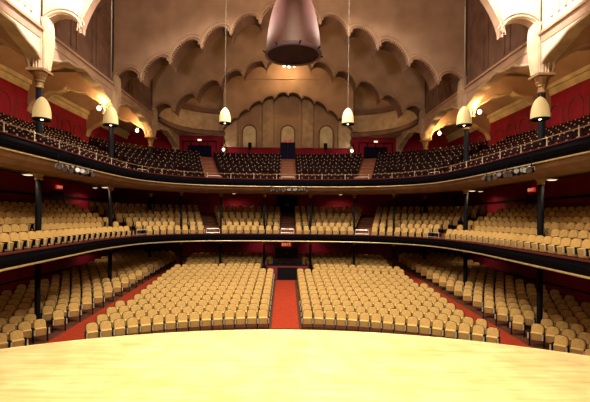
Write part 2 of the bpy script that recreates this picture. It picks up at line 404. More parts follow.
# foil arches
def foil(t):                                                        # 0..1 across the span -> height above springing 0..1.4
    u = min(t, 1 - t) * 2
    P = [(0, 0), (.03, .3), (.08, .5), (.16, .64), (.26, .76), (.36, .88), (.44, 1.0), (.50, 1.12), (.54, 1.17), (.62, 1.17), (.74, 1.2), (.86, 1.28), (.94, 1.38), (1.0, 1.5)]
    for (a, b_), (c, d) in zip(P, P[1:]):
        if u <= c: return b_ + (d - b_) * (u - a) / (c - a)
    return 1.52
def arch_panel(mb, p0, p1, z0, ztop, th, mi_face=0, mi_in=1, n=40, sc_=1.0):
    p0, p1 = Vector(p0), Vector(p1); t = (p1 - p0).normalized(); nn = Vector((-t.y, t.x)) * th / 2
    A, B, At, Bt = [], [], [], []
    for i in range(n + 1):
        q = p0.lerp(p1, i / n); z = z0 + foil(i / n) * sc_
        A.append((q.x + nn.x, q.y + nn.y, z)); B.append((q.x - nn.x, q.y - nn.y, z))
        At.append((q.x + nn.x, q.y + nn.y, ztop)); Bt.append((q.x - nn.x, q.y - nn.y, ztop))
    mb.grid([A, At], mi_face); mb.grid([B, Bt], mi_face); mb.grid([A, B], mi_in)
    for E in (A, B): mb.tube([(x, y, z + .05) for x, y, z in E], 0.07, 6, mi_in)
for s in (-1, 1):
    S = SIDE(s)
    ys = [3.2, 10.6] + COLD + [40.9]
    for i, (y0, y1) in enumerate(zip(ys, ys[1:])):
        mb = MB(); arch_panel(mb, (s * (XB + .1), y0), (s * (XB + .1), y1), 11.98, 13.75, 0.5)
        struct(mb.build('foil_arch', [M['plaster_cream'] if i < 2 else M['plaster'], M['plaster_light']]),  # first bays paler, floodlight painted into the plaster
            'wavy plaster arch of the %s arcade, %s from the stage' % (S, nth(i + 1)))
    for i, y in enumerate([10.6] + COLD):
        mb = MB(); arch_panel(mb, (s * (XB + .3), y), (s * XW, y), 11.98, 14.5, 0.45, sc_=1.05)
        struct(mb.build('foil_arch', [M['plaster'], M['plaster_light']]),
            'wavy plaster cross arch from the %s arcade to the red wall, %s from the stage' % (S, nth(i + 1)))
    # gallery vault
    mb = MB(); rows = []
    for k in range(13):
        t = k / 12; x = XW - (XW - XB) * t; rows.append([(s * x, y, 13.85 + .95 * math.sin(PI * t)) for y in [-8.5 + 49.5 * q / 30 for q in range(31)]])
    mb.grid(rows); struct(mb.build('ceiling_' + S, M['plaster'], smooth=True), 'curved plaster vault over the %s gallery' % S)

# curved corner walls at the rear
for s in (-1, 1):
    S = SIDE(s)
    P = catmull([(11.3, 32.0), (11.25, 34.0), (10.9, 36.4), (9.9, 38.5), (8.2, 39.8), (6.3, 40.3)], 6)[6:]
    mb = MB(); mb.grid([[(s * x, y, z) for x, y in P] for z in (14.05, 16.0)])
    cwall = struct(mb.build('wall_corner_' + S, M['plaster_light'], smooth=True), 'curved beige corner wall above the gallery, %s' % S)
    mb = MB(); mb.grid([[(s * x, y, z) for x, y in P] for z in (16.0, TOP)]); mb.build('upper_wall', M['plaster'], cwall, True)
    mb = MB()
    def ring(P, d, z): 
        r = []
        for i in range(len(P)):
            a, c = P[max(i - 1, 0)], P[min(i + 1, len(P) - 1)]
            t = Vector((c[0] - a[0], c[1] - a[1])).normalized(); r.append((s * (P[i][0] + t.y * d), P[i][1] - t.x * d, z))
        return r
    for pr, mi in (([(0, 13.55), (-.35, 13.6), (-.35, 13.95), (0, 14.1)], 0), ([(0, 15.75), (-.3, 15.85), (-.42, 16.15), (0, 16.25)], 1)):
        mb.grid([ring(P, d, z) for d, z in pr], mi)
    tag(mb.build('curved_beam', [M['plaster_dark'], M['plaster_dark']], cwall))
    # flat soffit over the corner of the upper gallery
    mb = MB(); mb.add([(s * x, y, 13.75) for x, y in P] + [(s * 6.3, YB, 13.75), (s * 11.3, YB, 13.75)], [tuple(range(len(P) + 2))])
    struct(mb.build('ceiling_corner_' + S, M['plaster'])); 

# ---------------------------------------------------------------- balconies
ROWS, RD = 7, 0.9
def balcony(z0, rise, name, zfas, cove):
    mb = MB()
    prof = [(0.1, z0)]
    for k in range(ROWS):
        prof += [(0.1 + RD * (k + 1), z0 + rise * k), (0.1 + RD * (k + 1), z0 + rise * (k + 1))]
    prof += [(10.5, z0 + rise * ROWS)]
    rows = []
    for d, z in prof:
        r = []
        for i in range(NF):
            x, y = off(i, d); x = max(-XW, min(XW, x)); y = min(YB, y); r.append((x, y, z))
        rows.append(r)
    mb.grid(rows)
    return struct(mb.build(name, M['step']), 'stepped floor of the ' + ('middle balcony' if z0 < 6 else 'upper gallery'))
Z1, RI1 = 3.9, 0.28
Z2, RI2 = 7.95, 0.42
use(LOW); balcony(Z1, RI1, 'floor_balcony', 0, 0); use(HIGH)
balcony(Z2, RI2, 'floor_gallery', 0, 0)
def clampgrid(prof, yb, xw):
    rows = []
    for d, z in prof:
        r = []
        for i in range(NF):
            x, y = off(i, d); r.append((max(-xw, min(xw, x)), min(yb, y), z))
        rows.append(r)
    return rows
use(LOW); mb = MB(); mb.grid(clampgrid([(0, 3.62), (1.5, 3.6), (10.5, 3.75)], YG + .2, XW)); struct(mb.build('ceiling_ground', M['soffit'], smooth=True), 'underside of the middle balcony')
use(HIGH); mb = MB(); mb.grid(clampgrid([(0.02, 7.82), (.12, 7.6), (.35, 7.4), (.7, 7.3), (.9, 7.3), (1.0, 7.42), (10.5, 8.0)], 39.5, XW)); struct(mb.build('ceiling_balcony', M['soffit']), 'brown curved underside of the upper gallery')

def curve_at(s_len, d=0.0):
    """point at signed arc length from the centre along the front line"""
    mid = NF // 2; i = mid; acc = 0; st_ = 1 if s_len > 0 else -1
    while 0 < i < NF - 1:
        a, b_ = front[i], front[i + st_]; L = math.hypot(b_[0] - a[0], b_[1] - a[1])
        if acc + L >= abs(s_len):
            f = (abs(s_len) - acc) / L; p, q = off(i, d), off(i + st_, d)
            nn = nrm[i].lerp(nrm[i + st_], f)
            return (p[0] + (q[0] - p[0]) * f, p[1] + (q[1] - p[1]) * f), nn
        acc += L; i += st_
    return off(i, d), nrm[i]

# lower parapet
use(LOW)
pr = empty('balcony_parapet', (0, 0, 0)); tag(pr, 'black curved front of the middle balcony with a brass line along its foot', 'parapet')
mb = MB(); sweep(mb, [(0.0, 3.62), (-.03, 3.7), (-.10, 3.8), (-.12, 3.95), (-.06, 4.08), (-.06, 4.14), (.14, 4.14), (.14, 3.62)], 0, True); mb.build('front_panel', M['fascia'], pr)
mb = MB(); sweep(mb, [(-.08, 4.14), (-.08, 4.19), (.0, 4.215), (.12, 4.2), (.16, 4.14)], 0, False); mb.build('padded_ledge', M['velvet'], pr)
mb = MB(); sweep(mb, [(-.02 + .045 * math.cos(a), 3.64 + .045 * math.sin(a)) for a in [2 * PI * k / 6 for k in range(6)]], 0, True); mb.build('brass_line', M['gold_line'], pr, True)
# upper parapet
use(HIGH)
pu = empty('gallery_parapet', (0, 0, 0)); tag(pu, 'black curved front of the upper gallery with brass line and rail', 'parapet')
mb = MB(); sweep(mb, [(0.0, 7.8), (-.03, 7.9), (-.10, 8.0), (-.12, 8.15), (-.06, 8.3), (-.06, 8.36), (.14, 8.36), (.14, 7.8)], 0, True); mb.build('front_panel', M['fascia'], pu)
mb = MB(); sweep(mb, [(-.08, 8.36), (-.08, 8.41), (.0, 8.435), (.12, 8.42), (.16, 8.36)], 0, False); mb.build('padded_ledge', M['velvet'], pu)
mb = MB(); sweep(mb, [(-.02 + .035 * math.cos(a), 7.83 + .035 * math.sin(a)) for a in [2 * PI * k / 6 for k in range(6)]], 0, True); mb.build('brass_line', M['gold_line'], pu, True)
mb = MB(); sweep(mb, [(.06 + .02 * math.cos(a), 8.78 + .02 * math.sin(a)) for a in [2 * PI * k / 6 for k in range(6)]], 0, True); mb.build('rail', M['gilt'], pu, True)
pm = MB(); pm.lathe([(.045, 0), (.045, .03), (.022, .06), (.02, .3), (.035, .33), (.035, .37), (.0, .40)], 8); pme = pm.mesh('rail_post', M['brass_cap'], True)
for k in range(-16, 17):
    if k == 0: continue
    (x, y), nn = curve_at((k - .5 * (1 if k > 0 else -1)) * 1.75, .06)
    if y < 10: continue
    o = bpy.data.objects.new('rail_post', pme); C.objects.link(o); o.parent = pu; o.location = (x, y, 8.42)

# ---------------------------------------------------------------- columns
def column(loc, z0, z1, r, label, big=False):
    root = empty('iron_column', (loc[0], loc[1], z0))
    tag(root, label, 'column', 'iron columns')
    h = z1 - z0
    if big:
        cb = h - 0.82
        mb = MB(); mb.lathe([(r * 1.5, 0), (r * 1.5, .2), (r, .3), (r, cb)], 14, caps=True); mb.build('shaft', M['iron'], root, True)
        mb = MB(); mb.lathe([(r * 1.05, cb), (r * 1.35, cb + .04), (r * 1.05, cb + .09), (r * 1.1, cb + .28), (r * 1.5, cb + .32), (r * 1.3, cb + .37), (r * 1.7, cb + .46), (r * 1.6, cb + .52), (r * 2.1, cb + .62), (r * 2.2, cb + .72)], 12, caps=True)
        q = r * 2.6; mb.box(-q, q, -q, q, cb + .72, cb + .82)
        mb.build('capital', M['gilt'], root)
    else:
        mb = MB(); mb.lathe([(r * 1.45, 0), (r * 1.45, .12), (r * 1.05, .22), (r, .3), (r, h - .3)], 12, caps=True); mb.build('shaft', M['iron'], root, True)
        mb = MB(); mb.lathe([(r * 1.05, h - .3), (r * 1.3, h - .26), (r * 1.1, h - .2), (r * 1.7, h - .06), (r * 1.8, h)], 12, caps=True); mb.build('capital', M['gilt'], root, True)
    return root
colpos = []
ORD = ['nearest', 'second', 'third']
for s in (-1, 1):
    S = SIDE(s)
    for i, y in enumerate(COLD):
        colpos.append((s * XB, y))
        column((s * XB, y), Z2 + RI2, 11.98, .15, 'black column with gilt capital under the %s arcade, %s from the stage' % (S, ORD[i]), True)
        column((s * XB, y), Z1 + RI1, 7.36, .13, 'black column standing among the %s middle balcony seats, %s from the stage' % (S, ORD[i]))
        column((s * XB, y), hfl(XB, y), 3.6, .12, 'black column on the main floor under the %s balcony, %s from the stage' % (S, ORD[i]))
        # ribbed plaster post over the capital
        mb = MB(); mb.bbox(-.24, .24, -.24, .24, 0, 1.4, .06)
        for k in (-.12, 0, .12): mb.tube([(k, -.26, .05), (k, -.26, 1.4)], .03, 6); mb.tube([(-s * .26, k, .05), (-s * .26, k, 1.4)], .03, 6)
        struct(mb.build('plaster_post', M['plaster_light'] if i == 0 else M['plaster_light'], loc=(s * XB, y, 11.97)), 'ribbed plaster post above the %s arcade column, %s from the stage' % (S, ORD[i]))
    for k, x in enumerate((1.85, 5.3, 8.2)):
        y = [32.05, 31.75, 30.85][k]; colpos.append((s * x, y))
        w_ = ['nearest the centre', 'second from the centre', 'outermost'][k]
        column((s * x, y), Z1 + RI1, 7.34, .09, 'slim black column at the rear of the middle balcony, %s half, %s' % (S, w_))
        column((s * x, y), hfl(x, y), 3.58, .09, 'slim black column on the main floor below the rear balcony, %s half, %s' % (S, w_))
    # corbel where the arcade meets the rear wall
    mb = MB(); P = [(0, 0), (.25, .1), (.35, .5), (.3, .9), (.55, 1.5), (.9, 2.0), (1.3, 2.25)]
    for a, c in zip(P, P[1:]): 
        mb.add([(x, y, z) for (q, z) in (a, c) for x, y in ((-.2, YB - q), (.2, YB - q), (.2, YB), (-.2, YB))], [(0, 1, 5, 4), (1, 2, 6, 5), (3, 0, 4, 7)])
    mb.tube([(0, YB - .3, .35), (0, YB - .4, .7)], .16, 8)
    struct(mb.build('wall_corbel', M['plaster_light'], loc=(s * XB, -.02, 11.4)), 'curved plaster corbel under the last %s arcade arch' % S)

# ---------------------------------------------------------------- seats
def rounded(w_, h, r, n=4, x0=0, z0=0):
    p = [(-w_ / 2, z0)]
    p += [(-w_ / 2 + r - r * math.cos(PI / 2 * k / n), z0 + h - r + r * math.sin(PI / 2 * k / n)) for k in range(n + 1)]
    p += [(w_ / 2 - r + r * math.sin(PI / 2 * k / n), z0 + h - r + r * math.cos(PI / 2 * k / n)) for k in range(n + 1)]
    p += [(w_ / 2, z0)]
    return p
def cushion(mb, outline, y0, y1, mtx=None, puff=.03, mi=0):
    n = len(outline); cx = sum(p[0] for p in outline) / n; cz = sum(p[1] for p in outline) / n
    ins = [(cx + (x - cx) * .86, cz + (z - cz) * .9) for x, z in outline]
    vs = [(x, y0 - puff, z) for x, z in ins] + [(x, y0, z) for x, z in outline] + [(x, y1, z) for x, z in outline]
    if mtx is not None: vs = [mtx @ Vector(v) for v in vs]
    fs = [tuple(range(n))[::-1]] + [(i, (i + 1) % n, n + (i + 1) % n, n + i)[::-1] for i in range(n)] + [(n + i, n + (i + 1) % n, 2 * n + (i + 1) % n, 2 * n + i)[::-1] for i in range(n)] + [tuple(range(2 * n, 3 * n))]
    mb.add(vs, fs, mi)
def seat_parts(kind):
    """dict of part -> (MB, materials); origin on the floor, facing -Y"""
    P = {}
    up, ir, tip = (M['tan'], M['iron'], M['chrome']) if kind == 'tan' else (M['seat_dark'], M['iron'], M['brass_cap'])
    T = Matrix.Translation((0, .12, .40)) @ Matrix.Rotation(math.radians(-12), 4, 'X')
    mb = MB(); cushion(mb, rounded(.48, .53, .16), 0, .045, T, .035); P['backrest'] = (mb, [up])
    mb = MB(); cushion(mb, rounded(.52, .55, .175), .035, .075, T, 0); P['back_shell'] = (mb, [ir])
    T = Matrix.Translation((0, .09, .27)) @ Matrix.Rotation(math.radians(14 if kind == 'tan' else 5), 4, 'X')
    mb = MB(); cushion(mb, rounded(.46, .34, .05), -.06, .03, T, .025); P['seat'] = (mb, [up])
    for nm, x in (('right', .275), ('left', -.275)):
        mb = MB()
        mb.box(x - .018, x + .018, -.02, .10, 0, .42); mb.box(x - .018, x + .018, -.14, .18, .36, .56); mb.box(x - .022, x + .022, -.1, .2, 0, .03)
        P['standard_' + nm] = (mb, [ir])
        mb = MB(); mb.bbox(x - .028, x + .028, -.20, .16, .575, .615, .012, 0); mb.box(x - .022, x + .022, -.16, -.06, .55, .58, 0)
        if kind == 'tan': mb.bbox(x - .028, x + .028, -.25, -.195, .36, .60, .012, 1)
        else: mb.bbox(x - .03, x + .03, -.24, -.18, .57, .63, .01, 1)
        P['armrest_' + nm] = (mb, [ir, tip])
    if kind == 'dark':
        mb = MB(); mb.bbox(-.03, .03, .165, .24, .83, .88, .01); P['back_glint'] = (mb, [tip])  # pale chip that stands for light caught on the backrest top
    return P
seats = []                                                          # (kind, x, y, z, rot, right_only, label, group)
def tlabel(*a): return ' '.join(a)
def clear(x, y):
    return all(math.hypot(x - cx, y - cy) > .52 for cx, cy in colpos)
# main floor, centre blocks
PITCH = 0.545
for s in (-1, 1):
    S = SIDE(s)
    for k in range(18):
        R = 13.8 + .95 * k; y_end = RC + R
        x0 = .95 if s < 0 else .68
        if RC + R > 29.2: x0 = 2.0 if RC + R < 33.6 else 1.25
        a = x0 / R; a1 = math.asin(min(.99, (sx(RC + math.sqrt(max(1, R * R - 72))) - .32) / R)); j = 0
        while a + (PITCH / 2) / R < a1:
            an = a + (PITCH / 2) / R; x, y = s * R * math.sin(an), RC + R * math.cos(an)
            if y < 36.9 and clear(x, y):
                seats.append(('tan', x, y, hfl(x, y), math.atan2(-x, y - RC), j == 0, a + PITCH * 1.5 / R >= a1, s,
                          'tan theatre seat, %s row of the %s centre block, %s from the centre aisle' % (nth(k + 1), S, nth(j + 1)), 'main floor seats, %s centre block' % S))
            a += PITCH / R; j += 1
    for k in range(-1, 21):
        R = 14.3 + .95 * k; j = 0
        if R < 11.5: continue
        q = sx(16) + 1.35
        for it in range(3): q = sx(RC + math.sqrt(max(1, R * R - q * q))) + 1.32
        a = math.asin(min(.98, q / R))
        while True:
            an = a + (PITCH / 2) / R
            if an > 1.25: break
            x, y = s * R * math.sin(an), RC + R * math.cos(an)
            if abs(x) > XG - .45: break
            if y < 35.5 and y > 11 and clear(x, y):
                seats.append(('tan', x, y, hfl(x, y), math.atan2(-x, y - RC), j == 0, False, s,
                          'tan theatre seat, %s row of the %s side block, %s from the side aisle' % (nth(k + 2), S, nth(j + 1)), 'main floor seats, %s side block' % S))
            a += PITCH / R; j += 1
# balconies: blocks between the stair aisles, given as index ranges on the front line
def idx_near(x, y): return min(range(NF), key=lambda i: math.hypot(front[i][0] - x, front[i][1] - y))
mid = NF // 2
i57 = idx_near(-5.65, 30.2); i95 = idx_near(-9.45, 26.9); j57, j95 = NF - 1 - i57, NF - 1 - i95
blocks = [(1, i95, 'left side block', 'right'), (i95, i57, 'left corner block', 'right'), (i57, mid, 'block left of the centre steps', 'right'),
          (mid, j57, 'block right of the centre steps', 'left'), (j57, j95, 'right corner block', 'left'), (j95, NF - 2, 'right side block', 'left')]
def balcony_seats(kind, z0, rise, level, ap):
    for bi, (i0, i1, bname, endname) in enumerate(blocks):
        left = bi < 3
        for k in range(ROWS):
            d = .1 + RD * k + .46
            P = [off(i, d) for i in range(i0, i1 + 1)]
            if left: P = P[::-1]                                    # count from the end nearest the centre
            N = [nrm[i] for i in range(i0, i1 + 1)]
            if left: N = N[::-1]
            cum = [0]
            for a, c in zip(P, P[1:]): cum.append(cum[-1] + math.hypot(c[0] - a[0], c[1] - a[1]))
            side = bi in (0, 5); aw = .62 + (.22 if side else 0)
            pitch = ap if not side else ap + .07
            t = aw + pitch / 2; j = 0
            end = cum[-1] - (aw if not side else 0)
            n = max(1, int((end - aw) / pitch))
            if not side: pitch_ = (end - aw) / n; t = aw + pitch_ / 2
            else: pitch_ = pitch
            while t + pitch_ / 2 <= end + 1e-6:
                q = max(i for i in range(len(cum)) if cum[i] <= t); q = min(q, len(P) - 2)
                f = (t - cum[q]) / max(1e-6, cum[q + 1] - cum[q])
                x, y = P[q][0] + (P[q + 1][0] - P[q][0]) * f, P[q][1] + (P[q + 1][1] - P[q][1]) * f
                nn = N[q].lerp(N[q + 1], f)
                v = -nn.normalized() * .55 + Vector((-x, 6 - y)).normalized() * .45
                if clear(x, y) and y > 9.5 and abs(x) < XW - .55:
                    nm = ('tan seat' if kind == 'tan' else 'dark seat')
                    seats.append((kind, x, y, z0 + rise * k, math.atan2(v.x, -v.y), j == 0, t + pitch_ * 1.5 > end, -1 if left else 1,
                                  '%s in the %s, %s row, %s, %s seat' % (nm, level, nth(k + 1), bname.replace('block left of the centre steps', 'left centre block').replace('block right of the centre steps', 'right centre block'), nth(j + 1) + ' outward'), '%s seats, %s' % (level, bname)))
                t += pitch_; j += 1
use(LOW); balcony_seats('tan', Z1, RI1, 'middle balcony', .53); use(HIGH)
balcony_seats('dark', Z2, RI2, 'upper gallery', .5)

def visible_size(sd):
    kind, x, y, z = sd[:4]
    if y < 3: return -1
    px = CX + (x - CAMX) / y * FOC; py = HY - (z + .8 - EYE) / y * FOC
    py += (px - 295) * .0096
    if not (2 < px < 588): return -1
    # stage edge hides what is below it
    se = 330 + 22 * ((px - 287) / 290) ** 2
    if py > se - 4: return -1
    # the middle balcony front hides seats behind it
    if z < 3 and abs(x) > 10.3:
        zc = EYE + (z + .8 - EYE) * 10.2 / abs(x)
        if zc > 3.5: return -1
    if z < 3:
        if y > 31:
            if EYE + (z + .8 - EYE) * 30.8 / y > 3.6: return -1
    return 1 / y + (0.004 if z < 3 and abs(x) < 9.5 else 0)
def sxl(z): return .96 if z < 3 else .85
PARTS = {}; MESHES = {}
for kind in ('tan', 'dark'):
    PARTS[kind] = seat_parts(kind)
    MESHES[kind] = {n: p[0].mesh('seat_' + n, p[1]) for n, p in PARTS[kind].items()}
for kind in ('tan', 'dark'):
    S_ = [s_ for s_ in seats if s_[0] == kind]
    ranked = sorted(S_, key=visible_size, reverse=True)
    single = ranked[:300]; rest = ranked[300:]
    for sd in single:
        _, x, y, z, rot, first, last, sgn, lab, grp = sd
        root = empty('theatre_chair' if kind == 'tan' else 'gallery_chair', (x, y, z), rot); tag(root, lab, 'chair', grp); root.scale = (sxl(z), 1, 1)
        # for left half blocks "first" is nearest the centre = on the seat's own outer hand
        both = first or last
        for n, me in MESHES[kind].items():
            base = n.split('_')[0] if n.startswith(('armrest', 'standard')) else n
            if n.endswith('_left') and not both: continue
            o = bpy.data.objects.new(base, me); C.objects.link(o); o.parent = root
            if base == 'armrest': o['label'] = 'black armrest with %s tip' % ('chrome' if kind == 'tan' else 'brass')
    mb = MB()
    names = {'tan': [M['tan'], M['iron'], M['chrome']], 'dark': [M['seat_dark'], M['iron'], M['brass_cap']]}[kind]
    V, F, MI = [], [], []
    for n, (pm_, mats) in PARTS[kind].items():
        if n.endswith('_left'): continue
        k0 = len(V); V += pm_.v; F += [tuple(k0 + i for i in f) for f in pm_.f]
        MI += [names.index(mats[i]) for i in pm_.mi]
    Vv = [Vector(v) for v in V]
    for sd in rest:
        c, s_ = math.cos(sd[4]), math.sin(sd[4]); k0 = len(mb.v); x, y, z = sd[1:4]; q = sxl(z)
        mb.v += [(x + q * v[0] * c - v[1] * s_, y + q * v[0] * s_ + v[1] * c, z + v[2]) for v in V]
        mb.f += [tuple(k0 + i for i in f) for f in F]; mb.mi += MI
    tag(mb.build('theatre_chairs' if kind == 'tan' else 'gallery_chairs', names), 'remaining tan seats farther back on the main floor and middle balcony' if kind == 'tan' else 'remaining dark seats farther back in the upper gallery', 'seats', None, 'stuff')

# guard rails at the foot of the stair aisles
def guard(i, z, lab):
    (x, y) = off(i, .32); nn = nrm[i]; rz = math.atan2(-nn.x, nn.y)
    mb = MB(); mb.tube([(-.5, 0, 0), (-.5, 0, .62), (-.46, 0, .66), (.46, 0, .66), (.5, 0, .62), (.5, 0, 0)], .022, 6); mb.tube([(-.5, 0, .36), (.5, 0, .36)], .016, 6)
    tag(mb.build('guard_rail', M['chrome'], loc=(x, y, z), rz=rz), lab, 'rail', 'guard rails at the balcony steps')
for (i, w_) in ((i95, 'left corner steps'), (i57, 'left inner steps'), (mid, 'centre steps'), (j57, 'right inner steps'), (j95, 'right corner steps')):
    use(LOW); guard(i, Z1, 'low metal guard rail at the foot of the middle balcony %s' % w_)
    use(HIGH); guard(i, Z2, 'low metal guard rail at the foot of the upper gallery %s' % w_)
    for (z0, rise, lev) in ((Z1, RI1, 'middle balcony'), (Z2, RI2, 'upper gallery')):
        use(LOW if z0 < 6 else HIGH); nn = nrm[i]
        root = empty('stair_steps', (*off(i, .3), z0)); tag(root, 'carpeted steps with pale nosings, %s, %s' % (lev, w_), 'steps', 'steps between the balcony seat blocks')
        for k in range(1, ROWS):
            c = off(i, RD * k + .1 - .15); mb = MB()
            mb.box(-.5, .5, -.15, .15, 0, rise / 2); mb.box(-.5, .5, -.17, -.13, rise / 2 - .03, rise / 2 + .006, 1); mb.box(-.5, .5, .15, .19, rise - .03, rise + .006, 1)
            o = mb.build('step', [M['step'], M['nosing']], root, rz=math.atan2(-nn.x, nn.y)); o.location = (c[0] - root.location.x, c[1] - root.location.y, rise * (k - 1))
use(HIGH)

# ---------------------------------------------------------------- hanging lamps
def cord(x, y, z0, z1, parent):
    mb = MB(); mb.tube([(0, 0, z0), (0, 0, z1)], .009, 5); o = mb.build('cord', M['cord'], parent); return o
def small_bell(x, y, z, lab, power=40):
    root = empty('bell_lamp', (x, y, z)); tag(root, lab, 'pendant lamp', 'small bell lamps')
    mb = MB(); prof = [(.33, 0), (.335, .05), (.335, .2), (.32, .38), (.285, .54), (.23, .69), (.16, .8), (.09, .87), (.03, .91)]
    mb.lathe(prof, 20); mb.build('shade', M['bell'], root, True)
    mb = MB(); mb.lathe([(.345, -.02), (.345, .04), (.30, .04), (.30, -.02), (.345, -.02)], 20); mb.lathe([(.30, .03), (.12, .03), (.10, .0)], 16); mb.build('rim', M['iron'], root, True)
    mb = MB(); mb.lathe([(0.001, -.03), (.05, -.01), (.06, .04), (.04, .08), (.03, .12)], 10); mb.build('bulb', M['bulb'], root, True)
    cord(0, 0, .9, TOP - z, root)
    lamp('SPOT', 'bell_lamp_light', (x, y, z - .14), power, CREAM, .07, spot=150, blend=.6)
X_ = lambda px, d: CAMX + (px - CX) / FOC * d
small_bell(X_(41, 16), 16.0, 9.3, 'cream bell lamp beside the nearest left arcade post', 120)
small_bell(X_(107, 18.6), 18.9, 9.75, 'cream bell lamp on a cord in front of the second left arcade column', 120)
small_bell(X_(224, 23), 23.0, 10.85, 'cream bell lamp over the left centre, left of the big bell', 160)
small_bell(X_(347, 22.5), 22.5, 10.75, 'cream bell lamp over the right centre, right of the big bell', 160)
small_bell(X_(466, 18.6), 18.9, 9.9, 'cream bell lamp on a cord in front of the second right arcade column', 120)
small_bell(X_(539, 16), 16.0, 9.5, 'cream bell lamp beside the nearest right arcade post', 120)
root = empty('bell_chandelier', (0.0, 12.0, 10.36)); tag(root, 'huge brown metal bell chandelier hanging over the stage edge', 'chandelier')
mb = MB(); mb.lathe([(.82, 0), (.81, .12), (.80, .35), (.77, .65), (.72, .95), (.65, 1.25), (.55, 1.55), (.42, 1.85), (.27, 2.1), (.14, 2.25), (.06, 2.35), (.04, 2.5)], 40); mb.build('shade', M['bigbell'], root, True)
mb = MB(); mb.lathe([(.78, .03), (.76, .35), (.7, .8), (.55, 1.3), (.2, 1.7), (.001, 1.75)], 32); mb.build('inside', M['bigbell_in'], root, True)
mb = MB(); mb.lathe([(.84, -.03), (.86, .02), (.84, .07), (.78, .07), (.76, .02), (.78, -.03), (.84, -.03)], 40)
mb.build('rim', M['bigbell_in'], root, True)
for k in range(8):
    a = 2 * PI * k / 8 + .2; mb = MB(); mb.tube([(.84 * math.cos(a), .84 * math.sin(a), .0), (.92 * math.cos(a), .92 * math.sin(a), .05)], .022, 6); mb.build('rim_hook', M['iron'], root)
mb = MB(); mb.tube([(0, 0, 2.4), (0, 0, TOP - 10.36)], .03, 6); mb.build('cord', M['iron'], root)
# bright cluster of bulbs hanging in the crown behind the bell
root = empty('bulb_cluster', (.0, 29.3, 16.75)); tag(root, 'small cluster of bright bulbs hanging just below the big bell chandelier', 'chandelier')
mb = MB(); mb.tube([(.55 * math.cos(a), .55 * math.sin(a), .1) for a in [2 * PI * k / 20 for k in range(21)]], .04, 6); mb.tube([(0, 0, .1), (0, 0, TOP - 16.75)], .03, 6)
for k in range(3): a = PI * k / 3; mb.tube([(.55 * math.cos(a), .55 * math.sin(a), .1), (-.55 * math.cos(a), -.55 * math.sin(a), .1)], .025, 6)
mb.build('frame', M['iron'], root)
for k in range(8):
    a = 2 * PI * k / 8; mb = MB(); mb.lathe([(.001, -.13), (.09, -.08), (.12, 0), (.08, .08), (.03, .13)], 10, cx=.55 * math.cos(a), cy=.55 * math.sin(a)); mb.build('bulb', M['bulb'], root, True)

# bare bulbs in the gallery vaults
VB = [(-XB - .55, 18.6, 12.9, 'behind the nearest left post'), (XB + .55, 18.6, 12.9, 'behind the nearest right post'),
      (-11.75, 24.7, 12.1, 'beside the second left column'), (11.75, 24.7, 12.1, 'beside the second right column'),
      (-12.1, 32.0, 12.3, 'beside the third left column'), (12.1, 32.0, 12.3, 'beside the third right column'),
      (-12.0, 10.9, 12.8, 'nearest the stage on the left'), (12.0, 10.9, 12.8, 'nearest the stage on the right')]
for x, y, z, w_ in VB:
    root = empty('globe_lamp', (x, y, z)); tag(root, 'bare glowing globe lamp under the gallery vault %s' % w_, 'lamp', 'globe lamps under the vaults')
    mb = MB(); mb.lathe([(.001, -.14), (.08, -.12), (.14, 0), (.08, .12), (.001, .14)], 14); mb.build('globe', M['bulb'], root, True)
    mb = MB(); mb.tube([(0, 0, .12), (0, 0, 13.84 + .95 * math.sin(PI * (XW - abs(x)) / (XW - XB)) - z)], .02, 6); mb.build('stem', M['brass'], root)
    lamp('POINT', 'globe_light', (x, y, z + .28), 800, (1.0, 0.62, 0.22), .06)

# downlights below the upper gallery and the middle balcony
def downlight(x, y, z, lab, r, power, col, grp):
    root = empty('downlight', (x, y, z)); tag(root, lab, 'downlight', grp)
    mb = MB(); mb.lathe([(r * 1.15, .0), (r * 1.15, -.04), (r, -.05), (r, .0)], 16); mb.build('frame', M['brass'], root, True)
    mb = MB(); mb.lathe([(r, -.03), (r * .6, -.07), (.001, -.08)], 16); mb.build('lens', M['disc'], root, True)
    lamp('SPOT', 'downlight_beam', (x, y, z - .12), power, col, .1, spot=165, blend=.7)
k = 0
for s in (-1, 1):
    for j, (sl, w_) in enumerate(((4.0, 'near the centre'), (10.0, 'at the corner'), (16.5, 'past the corner'), (21.5, 'beside the second column'), (26.5, 'beside the nearest column'))):
        (x, y), nn = curve_at(s * sl, 1.15 if j > 2 else 7.5)
        if j > 2: x, y = s * 11.6, (25.3 if j == 3 else 17.7)
        downlight(x, y, 7.3 if j > 2 else 7.72, 'round downlight under the upper gallery, %s half, %s' % (SIDE(s), w_), .23 if j > 2 else .2, 120 if j > 2 else 260, (1, .72, .4), 'downlights under the upper gallery')
    for j, (sl, w_) in enumerate(((2.2, 'by the centre'), (6.0, 'second outward'), (10.5, 'at the corner'), (16, 'past the corner'), (22, 'over the side seats'))):
        (x, y), nn = curve_at(s * sl, 6.5 if j == 0 else 5.6 if j < 3 else 2.2)
        downlight(x, y, 3.6, 'round downlight under the middle balcony, %s half, %s' % (SIDE(s), w_), .2, 125 if j < 3 else 50, (1, .7, .45), 'downlights under the middle balcony')

